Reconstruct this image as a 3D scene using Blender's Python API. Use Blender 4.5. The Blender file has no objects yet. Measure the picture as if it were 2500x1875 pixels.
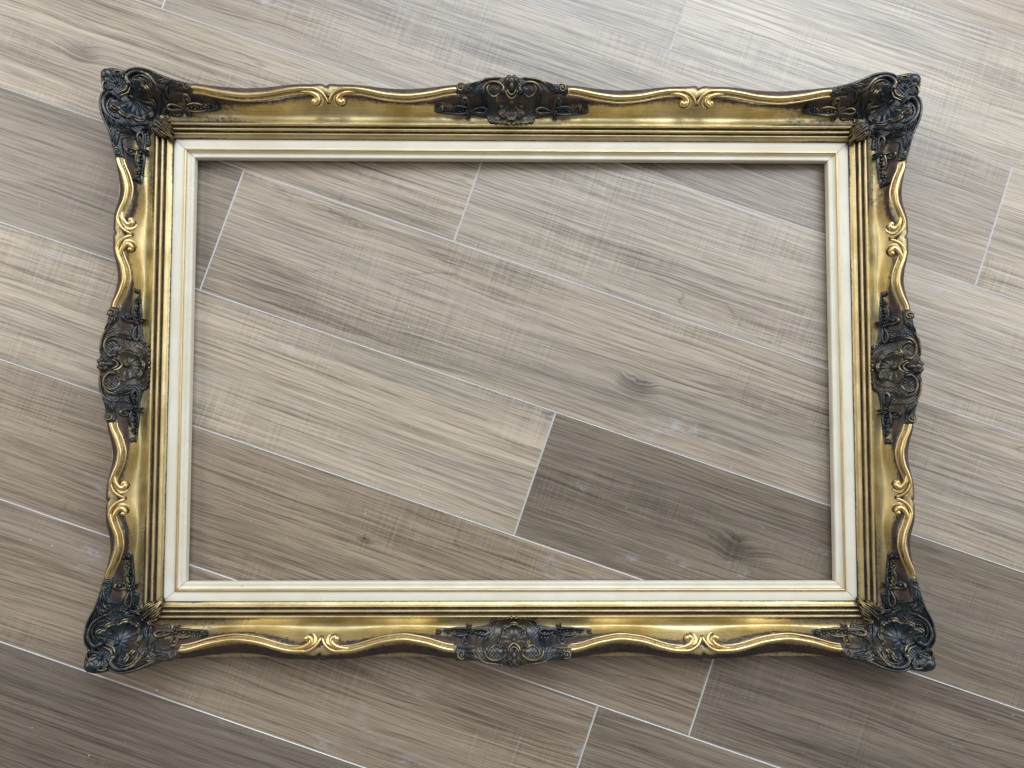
import bpy, math, random
import numpy as np
from mathutils import Matrix, Vector
random.seed(7); rng = np.random.default_rng(7)
S = bpy.context.scene
COL = S.collection

# ---------------------------------------------------------------- camera
def rot(rx, ry, rz):
    return (Matrix.Rotation(rz, 3, 'Z') @ Matrix.Rotation(ry, 3, 'Y') @ Matrix.Rotation(rx, 3, 'X'))
cam_d = bpy.data.cameras.new('camera')
cam_d.sensor_width = 36.0
cam_d.lens = 36.0 * 1878.0 / 2500.0
cam_d.clip_start = 0.05
cam_d.clip_end = 60.0
cam = bpy.data.objects.new('camera', cam_d)
COL.objects.link(cam)
cam.matrix_world = Matrix.Translation((-0.0124, -0.0771, 1.1087)) @ rot(0.04949, -0.01099, 0.001455).to_4x4()
S.camera = cam

# ---------------------------------------------------------------- light
S.view_settings.view_transform = 'Standard'
S.view_settings.look = 'None'
S.view_settings.exposure = 0.0
S.view_settings.gamma = 1.0
W = bpy.data.worlds.new('World'); S.world = W; W.use_nodes = True
bg = W.node_tree.nodes['Background']
bg.inputs[0].default_value = (0.90, 0.88, 0.86, 1); bg.inputs[1].default_value = 0.22

def area(name, loc, target, sx, sy, power, color):
    d = bpy.data.lights.new(name, 'AREA'); d.shape = 'RECTANGLE'; d.size = sx; d.size_y = sy
    d.energy = power; d.color = color
    o = bpy.data.objects.new(name, d); COL.objects.link(o)
    o.location = loc
    v = Vector(target) - Vector(loc)
    o.rotation_euler = v.to_track_quat('-Z', 'Y').to_euler()
    return o
area('window_light', (0.65, 2.2, 2.35), (0, 0, 0), 3.2, 2.0, 108, (0.80, 0.905, 1.0))
area('side_window_light', (-2.6, 0.9, 1.9), (0, 0, 0), 2.2, 1.8, 36, (1.0, 0.94, 0.86))
area('side_window_light', (2.8, 0.6, 1.9), (0, 0, 0), 2.0, 1.8, 33, (1.0, 0.96, 0.90))

# ---------------------------------------------------------------- material helpers
def newmat(name):
    m = bpy.data.materials.new(name); m.use_nodes = True
    nt = m.node_tree; nt.nodes.clear()
    out = nt.nodes.new('ShaderNodeOutputMaterial'); b = nt.nodes.new('ShaderNodeBsdfPrincipled')
    nt.links.new(b.outputs[0], out.inputs[0])
    return m, nt, b
class NT:
    def __init__(s, nt): s.nt = nt
    def n(s, t, **k):
        o = s.nt.nodes.new(t)
        for a, v in k.items(): setattr(o, a, v)
        return o
    def put(s, sock, v):
        if isinstance(v, bpy.types.NodeSocket): s.nt.links.new(v, sock)
        elif v is not None:
            if isinstance(v, (tuple, list)) and len(v) == 3 and sock.type == 'RGBA': v = (*v, 1)
            sock.default_value = v
    def math(s, op, a, b=None, c=None, clamp=False):
        o = s.n('ShaderNodeMath', operation=op); o.use_clamp = clamp
        for i, v in enumerate((a, b, c)): s.put(o.inputs[i], v) if v is not None else None
        return o.outputs[0]
    def vmath(s, op, a, b=None):
        o = s.n('ShaderNodeVectorMath', operation=op); s.put(o.inputs[0], a)
        if b is not None: s.put(o.inputs[1], b)
        return o.outputs[0]
    def mix(s, f, a, b, mode='MIX'):
        o = s.n('ShaderNodeMix', data_type='RGBA', blend_type=mode)
        s.put(o.inputs[0], f); s.put(o.inputs[6], a); s.put(o.inputs[7], b)
        return o.outputs[2]
    def noise(s, vec, scale, detail=4, rough=.55, dist=0.0):
        o = s.n('ShaderNodeTexNoise'); s.put(o.inputs['Vector'], vec)
        o.inputs['Scale'].default_value = scale; o.inputs['Detail'].default_value = detail
        o.inputs['Roughness'].default_value = rough; o.inputs['Distortion'].default_value = dist
        return o.outputs[0]
    def ramp(s, v, lo, hi, a=0.0, b=1.0):
        o = s.n('ShaderNodeMapRange'); o.clamp = True; o.interpolation_type = 'SMOOTHSTEP'
        s.put(o.inputs[0], v)
        for i, x in enumerate((lo, hi, a, b)): s.put(o.inputs[i + 1], x)
        return o.outputs[0]
    def scale(s, vec, x, y, z):
        return s.vmath('MULTIPLY', vec, (x, y, z))
    def attr(s, name, typ='GEOMETRY'):
        o = s.n('ShaderNodeAttribute', attribute_type=typ); o.attribute_name = name
        return o
    def bump(s, h, strength, dist):
        o = s.n('ShaderNodeBump'); o.inputs['Strength'].default_value = strength; o.inputs['Distance'].default_value = dist
        s.put(o.inputs['Height'], h); return o.outputs[0]

# ---------------------------------------------------------------- materials
def mat_plank():
    m, nt, b = newmat('vinyl_plank'); t = NT(nt)
    tc = t.n('ShaderNodeTexCoord').outputs['Object']
    oi = t.n('ShaderNodeObjectInfo')
    rnd = oi.outputs['Random']
    off = t.vmath('MULTIPLY', (1, 1, 1), (0, 0, 0))
    cmb = t.n('ShaderNodeCombineXYZ')
    t.put(cmb.inputs[0], t.math('MULTIPLY', rnd, 37.0)); t.put(cmb.inputs[1], t.math('MULTIPLY', rnd, 91.0)); t.put(cmb.inputs[2], t.math('MULTIPLY', rnd, 13.0))
    p = t.vmath('ADD', tc, cmb.outputs[0])
    sep = t.n('ShaderNodeSeparateXYZ'); t.put(sep.inputs[0], tc)
    # knot (object property: x, y, size)
    k = t.attr('knot', 'OBJECT').outputs['Vector']
    ks = t.n('ShaderNodeSeparateXYZ'); t.put(ks.inputs[0], k)
    dx = t.math('SUBTRACT', sep.outputs[0], ks.outputs[0]); dy = t.math('SUBTRACT', sep.outputs[1], ks.outputs[1])
    wob = t.math('MULTIPLY', t.math('SUBTRACT', t.noise(p, 30, 3), .5), .9)
    d2 = t.math('ADD', t.math('POWER', t.math('MULTIPLY', dx, .5), 2.0), t.math('POWER', dy, 2.0))
    dn = t.math('DIVIDE', t.math('SQRT', d2), t.math('MAXIMUM', ks.outputs[2], .0005))
    dn = t.math('ADD', dn, t.math('MULTIPLY', wob, 2.2))
    kn = t.math('MULTIPLY', t.ramp(dn, 2.6, .1), t.ramp(ks.outputs[2], 0, .001))
    # warped coordinate across the grain
    w1 = t.noise(t.scale(p, 2.2, 9.0, 1), 1.0, 2, .5)
    w2 = t.noise(t.scale(p, 8.0, 24.0, 1), 1.0, 3, .5)
    warp = t.math('ADD', t.math('MULTIPLY', t.math('SUBTRACT', w1, .5), .022), t.math('MULTIPLY', t.math('SUBTRACT', w2, .5), .0045))
    warp = t.math('ADD', warp, t.math('MULTIPLY', kn, .011))
    sp = t.n('ShaderNodeSeparateXYZ'); t.put(sp.inputs[0], p)
    yy = t.math('ADD', sp.outputs[1], warp)
    c2 = t.n('ShaderNodeCombineXYZ'); t.put(c2.inputs[0], sp.outputs[0]); t.put(c2.inputs[1], yy); t.put(c2.inputs[2], sp.outputs[2])
    pw = c2.outputs[0]
    broad = t.noise(t.scale(pw, 1.6, 13, 1), 1.0, 3, .55)
    streak = t.noise(t.scale(pw, 4.5, 190, 1), 1.0, 6, .72)
    fine = t.noise(t.scale(pw, 10, 480, 1), 1.0, 5, .72)
    lines = t.noise(t.scale(pw, 2.0, 260, 1), 1.0, 2, .5)
    # growth-ring contours in some zones
    ring = t.noise(t.scale(p, 1.7, 10.0, 1), 1.0, 1.5, .45)
    rr = t.math('ADD', t.math('MULTIPLY', ring, 13.0), t.math('MULTIPLY', kn, 4.0))
    rr = t.math('ADD', rr, t.math('MULTIPLY', t.noise(t.scale(p, 30, 90, 1), 1.0, 3), .35))
    rr = t.math('PINGPONG', rr, 0.5)
    ringl = t.ramp(rr, .05, .0)
    zone = t.math('MULTIPLY', t.ramp(t.noise(t.scale(p, 2.3, 5, 1), 1.0, 1), .52, .68), t.ramp(t.noise(t.scale(p, 16, 60, 1), 1.0, 2), .38, .6))
    zone = t.math('MAXIMUM', zone, t.math('MULTIPLY', kn, .8))
    ringl = t.math('MULTIPLY', ringl, zone)
    # saw marks across the plank
    saw = t.noise(t.scale(p, 330, 9, 1), 1.0, 2, .6)
    sawm = t.ramp(t.noise(t.scale(p, 5, 9, 1), 1.0, 2), .44, .62)
    val = t.math('ADD', t.math('MULTIPLY', t.math('SUBTRACT', broad, .5), .95), t.math('MULTIPLY', t.math('SUBTRACT', streak, .5), .85))
    val = t.math('ADD', val, t.math('MULTIPLY', t.math('SUBTRACT', fine, .5), 2.1))
    val = t.math('ADD', val, t.math('MULTIPLY', t.math('SUBTRACT', lines, .5), .9))
    val = t.math('ADD', val, t.math('MULTIPLY', t.math('MULTIPLY', t.math('SUBTRACT', saw, .5), sawm), .55))
    val = t.math('SUBTRACT', val, t.math('MULTIPLY', ringl, .26))
    val = t.math('SUBTRACT', val, t.math('MULTIPLY', kn, .42))
    pores = t.ramp(t.noise(t.scale(pw, 40, 900, 1), 1.0, 2), .68, .80)
    val = t.math('SUBTRACT', val, t.math('MULTIPLY', pores, .22))
    f = t.ramp(val, -.80, .66)
    col = t.mix(f, (.092, .071, .053), (.64, .550, .440))
    hue = t.noise(t.scale(p, 1.2, 16, 1), 1.0, 3)
    col = t.mix(t.ramp(hue, .45, .7, 0, .22), col, (.34, .33, .325))
    col = t.mix(1.0, col, oi.outputs['Color'], 'MULTIPLY')
    # rubbed chalky scuffs
    sc1 = t.noise(t.scale(p, 6, 15, 1), 1.0, 3, .6, .6)
    sc2 = t.noise(t.scale(p, 70, 110, 1), 1.0, 4, .7)
    scm = t.math('MULTIPLY', t.ramp(sc1, .625, .73), t.ramp(sc2, .40, .72))
    col = t.mix(t.math('MULTIPLY', scm, .42), col, (.56, .60, .70))
    spk = t.ramp(t.noise(p, 150, 1.5, .5), .765, .80)
    col = t.mix(t.math('MULTIPLY', spk, .35), col, (.55, .55, .57))
    t.put(b.inputs['Base Color'], col)
    ro = t.math('ADD', t.math('MULTIPLY', t.math('SUBTRACT', streak, .5), -.12), .345)
    ro = t.math('ADD', ro, t.math('MULTIPLY', scm, .15))
    t.put(b.inputs['Roughness'], ro)
    b.inputs['Specular IOR Level'].default_value = .85
    h = t.math('ADD', t.math('MULTIPLY', streak, .6), t.math('ADD', t.math('MULTIPLY', fine, .5), t.math('MULTIPLY', saw, .25)))
    t.put(b.inputs['Normal'], t.bump(h, .28, .0006))
    return m

def mat_bevel():
    m, nt, b = newmat('plank_edge'); t = NT(nt)
    tc = t.n('ShaderNodeTexCoord').outputs['Object']
    n = t.noise(tc, 60, 3)
    t.put(b.inputs['Base Color'], t.mix(n, (.58, .57, .56), (.78, .78, .78)))  # pale colour stands in for the window's glint along the bevels
    b.inputs['Roughness'].default_value = .3
    b.inputs['Specular IOR Level'].default_value = .7
    return m

def mat_under():
    m, nt, b = newmat('underlay'); t = NT(nt)
    tc = t.n('ShaderNodeTexCoord').outputs['Object']
    t.put(b.inputs['Base Color'], t.mix(t.noise(tc, 40, 3), (.02, .018, .016), (.05, .045, .04)))
    b.inputs['Roughness'].default_value = .8
    return m

def mat_gold(name, light=(.84, .69, .38), deep=(.53, .41, .18), rough=.45, glaze_shade=(.085, .055, .045)):
    m, nt, b = newmat(name); t = NT(nt)
    tc = t.n('ShaderNodeTexCoord').outputs['Object']
    gl = t.attr('glaze_shade').outputs['Fac']
    sx = t.scale(tc, 1, 1, 1)
    n1 = t.noise(tc, 22, 5, .6); n2 = t.noise(tc, 210, 4, .65); n3 = t.noise(tc, 700, 2, .6)
    brush = t.attr('along').outputs['Vector']
    br = t.noise(t.scale(brush, 14, 900, 1), 1.0, 4, .6)
    g = t.math('ADD', gl, t.math('MULTIPLY', t.math('SUBTRACT', n2, .5), .75))
    g = t.math('ADD', g, t.math('MULTIPLY', t.math('SUBTRACT', n1, .5), .55))
    g = t.math('ADD', g, t.math('MULTIPLY', t.math('SUBTRACT', br, .5), .8))
    gm = t.ramp(g, .30, .85)
    col = t.mix(t.ramp(t.math('ADD', t.math('MULTIPLY', n1, .6), t.math('MULTIPLY', br, .4)), .35, .65), deep, light)
    pit = t.ramp(t.noise(tc, 330, 2, .6), .70, .76)
    pitm = t.math('MULTIPLY', pit, t.ramp(n1, .38, .52))
    dark = t.math('MAXIMUM', gm, t.math('MULTIPLY', pitm, .75))
    tint = t.mix(t.ramp(t.noise(tc, 60, 3), .4, .62), glaze_shade, (.035, .028, .034))
    t.put(b.inputs['Base Color'], t.mix(dark, col, tint))
    t.put(b.inputs['Metallic'], t.math('SUBTRACT', .93, t.math('MULTIPLY', dark, .72)))
    t.put(b.inputs['Roughness'], t.math('ADD', rough, t.math('ADD', t.math('MULTIPLY', t.math('SUBTRACT', n2, .5), .22), t.math('MULTIPLY', dark, .12))))
    h = t.math('ADD', t.math('MULTIPLY', n2, .7), t.math('ADD', t.math('MULTIPLY', n3, .3), t.math('MULTIPLY', br, .6)))
    t.put(b.inputs['Normal'], t.bump(h, .22, .0006))
    return m

def mat_patina():
    m, nt, b = newmat('dark_patina'); t = NT(nt)
    tc = t.n('ShaderNodeTexCoord').outputs['Object']
    w = t.attr('wear').outputs['Fac']
    pt = t.n('ShaderNodeNewGeometry').outputs['Pointiness']
    w = t.math('ADD', w, t.math('MULTIPLY', t.ramp(pt, .53, .68), .30))
    w = t.math('SUBTRACT', w, t.math('MULTIPLY', t.ramp(pt, .495, .42), .35))
    n1 = t.noise(tc, 45, 4, .6); n2 = t.noise(tc, 330, 4, .65); n0 = t.noise(tc, 17, 2)
    c = t.mix(t.ramp(n1, .38, .62), (.005, .0095, .014), (.013, .027, .037))
    c = t.mix(t.ramp(n0, .50, .68, 0, .75), c, (.060, .042, .022))
    g = t.math('ADD', w, t.math('MULTIPLY', t.math('SUBTRACT', n2, .5), .8))
    g = t.math('ADD', g, t.math('MULTIPLY', t.math('SUBTRACT', n1, .5), 1.7))
    gm = t.ramp(g, .56, 1.15, 0, .9)
    t.put(b.inputs['Base Color'], t.mix(gm, c, (.60, .44, .19)))
    t.put(b.inputs['Metallic'], t.math('MULTIPLY', gm, .9))
    t.put(b.inputs['Roughness'], t.math('ADD', .20, t.math('MULTIPLY', n2, .22)))
    b.inputs['Specular IOR Level'].default_value = .75
    t.put(b.inputs['Normal'], t.bump(t.math('ADD', n2, t.math('MULTIPLY', n1, .5)), .35, .0007))
    return m

def mat_cream():
    m, nt, b = newmat('cream_paint'); t = NT(nt)
    tc = t.n('ShaderNodeTexCoord').outputs['Object']
    br = t.attr('along').outputs['Vector']
    n1 = t.noise(t.scale(br, 9, 300, 1), 1.0, 5, .6); n2 = t.noise(tc, 18, 4)
    c = t.mix(t.ramp(n2, .35, .7), (.75, .70, .57), (.82, .785, .68))
    st = t.math('MULTIPLY', t.ramp(n1, .57, .74), t.ramp(n2, .44, .62))
    c = t.mix(t.math('MULTIPLY', st, .6), c, (.55, .46, .35))
    g = t.attr('glaze_shade').outputs['Fac']
    c = t.mix(t.math('MULTIPLY', t.ramp(t.math('ADD', g, t.math('MULTIPLY', t.math('SUBTRACT', n1, .5), .7)), .3, 1), .55), c, (.42, .33, .20))
    sp = t.ramp(t.noise(tc, 230, 2), .74, .78)
    c = t.mix(t.math('MULTIPLY', sp, .5), c, (.25, .19, .14))
    t.put(b.inputs['Base Color'], c)
    b.inputs['Roughness'].default_value = .6
    b.inputs['Specular IOR Level'].default_value = .35
    t.put(b.inputs['Normal'], t.bump(n1, .10, .0005))
    return m

def mat_plain(name, c1, c2, rough, scale=80):
    m, nt, b = newmat(name); t = NT(nt)
    tc = t.n('ShaderNodeTexCoord').outputs['Object']
    t.put(b.inputs['Base Color'], t.mix(t.noise(tc, scale, 3), c1, c2)); b.inputs['Roughness'].default_value = rough
    return m

M_PLANK = mat_plank(); M_BEVEL = mat_bevel(); M_UNDER = mat_under()
M_GOLD = mat_gold('antique_gold')
M_BRIGHT = mat_gold('rubbed_gold', (.93, .74, .39), (.66, .48, .20), .35)
M_PAT = mat_patina(); M_CREAM = mat_cream()
M_BEAD = mat_gold('pale_gold', (.80, .66, .40), (.66, .50, .26), .40)
M_WOOD = mat_plain('dark_wood', (.05, .03, .02), (.10, .06, .04), .7)
M_GRIT = mat_plain('white_grit', (.65, .65, .64), (.85, .85, .83), .6)
M_HAIR = mat_plain('pale_fibre', (.6, .58, .55), (.8, .8, .78), .5)

# ---------------------------------------------------------------- mesh helpers
def link(o, parent=None):
    COL.objects.link(o)
    if parent is not None: o.parent = parent
    return o
def mesh(name, V, F, mats, wear=None, glaze_shade=None, along=None, fm=None, smooth=True):
    me = bpy.data.meshes.new(name)
    me.from_pydata([tuple(map(float, v)) for v in V], [], [tuple(int(i) for i in f) for f in F])
    for m in mats: me.materials.append(m)
    if fm is not None: me.polygons.foreach_set('material_index', fm)
    if smooth: me.polygons.foreach_set('use_smooth', [True] * len(me.polygons))
    for nm, a in (('wear', wear), ('glaze_shade', glaze_shade)):
        if a is not None:
            at = me.attributes.new(nm, 'FLOAT', 'POINT'); at.data.foreach_set('value', np.asarray(a, dtype=np.float32))
    if along is not None:
        at = me.attributes.new('along', 'FLOAT_VECTOR', 'POINT'); at.data.foreach_set('vector', np.asarray(along, dtype=np.float32).ravel())
    me.update()
    return me
def empty(name, loc=(0, 0, 0), parent=None):
    o = bpy.data.objects.new(name, None); o.empty_display_size = .05; o.location = loc
    return link(o, parent)

# ---------------------------------------------------------------- frame measures (metres, from the opening's edge)
SX, SY = 0.4555, 0.3005
XO = 0.0043                       # side mouldings sit a little wider than top and bottom
def gx(a): return a * 1.09 if a < .0475 else a + XO
def Xs(a): return SX + gx(a)
def Ys(a): return SY + a
ZC = .058                         # height of the swept crest
COVE = [(.0472, .0305), (.0485, .0300), (.0505, .0288), (.0530, .0276), (.0560, .0270), (.0585, .0272)]
def cove_z(a, ac):
    a = np.asarray(a, dtype=float)
    inner = np.interp(a, [c[0] for c in COVE], [c[1] for c in COVE])
    tau = np.clip((a - .0585) / np.maximum(ac - .0095 - .0585, .004), 0, 1)
    outer = .0272 + .0238 * tau ** 1.55
    return np.where(a < .0585, inner, outer)
REED = [(.0250, .0228), (.0251, .0255), (.0256, .0264), (.0275, .0272), (.0298, .0283), (.0305, .0297), (.0314, .0304), (.0322, .0298), (.0326, .0280),
        (.0334, .0268), (.0346, .0270), (.0354, .0284), (.0358, .0303), (.0366, .0318), (.0375, .0323), (.0384, .0318), (.0392, .0303), (.0396, .0284),
        (.0406, .0274), (.0420, .0277), (.0427, .0295), (.0430, .0315), (.0438, .0330), (.0447, .0336), (.0456, .0330), (.0464, .0315), (.0468, .0305)]
REEDG = [.9, .75, .5, .05, .0, .0, .0, .2, .9, 1.1, 1.0, .9, .35, 0, 0, 0, .3, .9, 1.15, 1.1, .8, .3, 0, 0, 0, .25, .6]  # groove darkening: brown glaze plus occlusion shade put into the colour

# swept crest: distance d from the notch towards the ornament, length L
PF = [0.0, .02, .06, .11, .20, .31, .45, .62, .80, .93, 1.0]
DF = [-.3, -.2, .0, .06, .0, .28, .78, 1.0, .62, .12, .0]
def crest_a(d, L, depth, top, end):
    f = np.clip(d / L, 0, 1)
    base = top + (end - top) * np.clip((f - .5) / .5, 0, 1)
    return base - depth * np.interp(f, PF, DF)
def smooth_crest(d, L, depth, top, end):
    return sum(crest_a(d + o * L, L, depth, top, end) for o in (-.05, -.025, 0, .025, .05)) / 5

RAILS = {   # half length to the mitre, notch position, junctions, crest values
    'top':    dict(hl=.447, n=.2585, c=.079, depth=.0112, top=.0880, end=.0885),
    'bottom': dict(hl=.447, n=.2580, c=.079, depth=.0165, top=.0865, end=.0850),
    'left':   dict(hl=.2870, n=.1815, c=.079, depth=.0130, top=.0865, end=.0880),
    'right':  dict(hl=.2850, n=.1800, c=.079, depth=.0126, top=.0875, end=.0885)}
def rail_ac(x, r, notch=True):
    """outer crest line of a rail along its length"""
    x = np.abs(np.asarray(x, dtype=float))
    din = r['n'] - x; dout = x - r['n']
    a_in = smooth_crest(np.clip(din, 0, None), r['n'] - r['c'], r['depth'], r['top'], r['end'])
    a_out = smooth_crest(np.clip(dout, 0, None), r['hl'] - r['n'], r['depth'], r['top'], r['end'])
    a = np.where(x < r['n'], a_in, a_out)
    dn = np.abs(x - r['n'])
    if notch: a = a - .0065 * np.exp(-(dn / .0035) ** 1.3)
    a = np.where(x < r['c'] - .004, .090, a); a = np.where(x > r['hl'] + .004, .090, a)
    return a

# ---------------------------------------------------------------- the picture frame
frame = empty('picture_frame')
frame['label'] = 'large empty gilt picture frame with dark carved corners lying on the plank floor'
frame['category'] = 'picture frame'

def to_world(side, s, a, z):
    """s along the rail, a outward from the opening"""
    if side == 'top': return (s, Ys(a), z)
    if side == 'bottom': return (s, -Ys(a), z)
    if side == 'right': return (Xs(a), s, z)
    return (-Xs(a), s, z)
def half(side, a):
    return Xs(a) if side in ('top', 'bottom') else Ys(a)

def make_rail(side):
    r = RAILS[side]
    n = 520 if side in ('top', 'bottom') else 380
    tau = np.linspace(-1, 1, n)
    nom = half(side, .085)
    ac = rail_ac(tau * nom, r)
    ac0 = rail_ac(tau * nom, r, False); kk = n // 22; ker = np.hanning(2 * kk + 1); ker /= ker.sum()
    acs = np.convolve(np.pad(ac0, kk, mode='edge'), ker, 'valid'); acs = np.minimum(acs, ac0 + .004)
    V = []; G = []; A = []
    xs_ = tau * nom
    # dark glaze gathers round the carved ornaments
    ax = np.abs(xs_)
    nearc = np.clip((ax - (r['hl'] - .085)) / .06, 0, 1)
    mid = np.clip(1 - (ax - .07) / .055, 0, 1)
    cols = []
    for (a, z), g in zip(REED, REEDG): cols.append((np.full(n, a), np.full(n, z), np.full(n, g) + np.clip((ax - (half(side, .03) - .030)) / .03, 0, 1) * .30))
    for a, z in COVE[:-1]:
        g0 = .35 if a < .0500 else 0.05
        cols.append((np.full(n, a), np.full(n, z), g0 + .55 * nearc + .30 * mid))
    for k in range(13):
        f = k / 12
        a = .0585 + f * (acs - .0095 - .0585)
        cols.append((np.minimum(a, ac - .0090), cove_z(a, acs), .06 + .78 * nearc * (.4 + .6 * f) + mid * .78 * (f > .15) + (.85 * max(0, f - .62) / .38)))
    wl = .0968 + (ac - .0695) * .55 - ac          # the side flares out towards the back edge
    for da, z, g in ((-.0088, .0508, .75), (-.006, .0520, .55), (.0, .0530, .4)):
        cols.append((ac + da, np.full(n, z), np.full(n, g)))
    for fr, z, g in ((.16, .0522, .6), (.26, .0500, .85), (.48, .0440, 1.0), (.68, .0370, 1.05), (.86, .0290, 1.0), (.97, .0220, 1.1), (1.0, .0190, 1.2), (.8, .0172, 1.3), (.3, .0150, 1.3)):  # brown glaze on the side wall, deepened to paint in its undershadow
        cols.append((ac + fr * wl, np.full(n, z), np.full(n, g)))
    m = len(cols)
    for a, z, g in cols:
        for i in range(n):
            aa = float(a[i]); h = half(side, aa)
            V.append(to_world(side, tau[i] * h, aa, float(z[i]))); G.append(float(g[i])); A.append((tau[i] * h, aa, 0))
    F = []
    flip = side in ('bottom', 'right')
    for j in range(m - 1):
        for i in range(n - 1):
            q = (j * n + i, j * n + i + 1, (j + 1) * n + i + 1, (j + 1) * n + i)
            F.append(q[::-1] if flip else q)
    me = mesh('rail', V, F, [M_GOLD], glaze_shade=G, along=A)
    o = link(bpy.data.objects.new('rail', me), frame)
    # back edge: the straight gilt lath underneath
    V = []; F = []; G = []; A = []
    prof = [(.030, .0), (.030, .0150), (.1025, .0165), (.1036, .0160), (.1040, .0148), (.1040, .0)]
    n2 = 60; t2 = np.linspace(-1, 1, n2)
    for a, z in prof:
        for q in t2:
            h = half(side, a); V.append(to_world(side, q * h, a, z)); G.append(.42 if z > .014 else .9); A.append((q * h, a, 1))
    for j in range(len(prof) - 1):
        for i in range(n2 - 1):
            q = (j * n2 + i, j * n2 + i + 1, (j + 1) * n2 + i + 1, (j + 1) * n2 + i)
            F.append(q[::-1] if flip else q)
    me = mesh('back_edge', V, F, [M_GOLD], glaze_shade=G, along=A, smooth=False)
    link(bpy.data.objects.new('back_edge', me), o)
    return o
for s_ in ('top', 'bottom', 'left', 'right'): make_rail(s_)

# liner (cream slip) with a gilt bead, mitred
LIN = [(.0006, .006, .6), (.0000, .0170, .5), (.0003, .0190, .25), (.0012, .0197, .0), (.0035, .0196, .0), (.0052, .0190, .05), (.0066, .0190, .15), (.0080, .0205, .35), (.0086, .0224, .7)]
LIN2 = [(.0120, .0224, .8), (.0124, .0218, .3), (.0140, .0222, .0), (.0190, .0232, .0), (.0245, .0238, .0), (.0252, .0238, .3), (.0262, .0236, .9), (.0262, .006, .9)]
BEAD = [(.0085, .0222), (.0088, .0238), (.0096, .0248), (.0104, .0250), (.0112, .0247), (.0119, .0237), (.0122, .0218)]
def strip(name, side, prof, mat, parent, gap=.00035):
    n = 70; t = np.linspace(-1, 1, n); V = []; F = []; G = []; A = []
    for pr in prof:
        a, z = pr[0], pr[1]; g = pr[2] if len(pr) > 2 else .1
        h = half(side, a) - gap
        for q in t: V.append(to_world(side, q * h, a, z)); G.append(g); A.append((q * h, a, 2))
    flip = side in ('bottom', 'right')
    for j in range(len(prof) - 1):
        for i in range(n - 1):
            q = (j * n + i, j * n + i + 1, (j + 1) * n + i + 1, (j + 1) * n + i)
            F.append(q[::-1] if flip else q)
    me = mesh(name, V, F, [mat], glaze_shade=G, along=A)
    return link(bpy.data.objects.new(name, me), parent)
for s_ in ('top', 'bottom', 'left', 'right'):
    lo = strip('liner', s_, LIN + LIN2, M_CREAM, frame)
    strip('gilt_bead', s_, BEAD, M_BEAD, lo, .0004)

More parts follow.
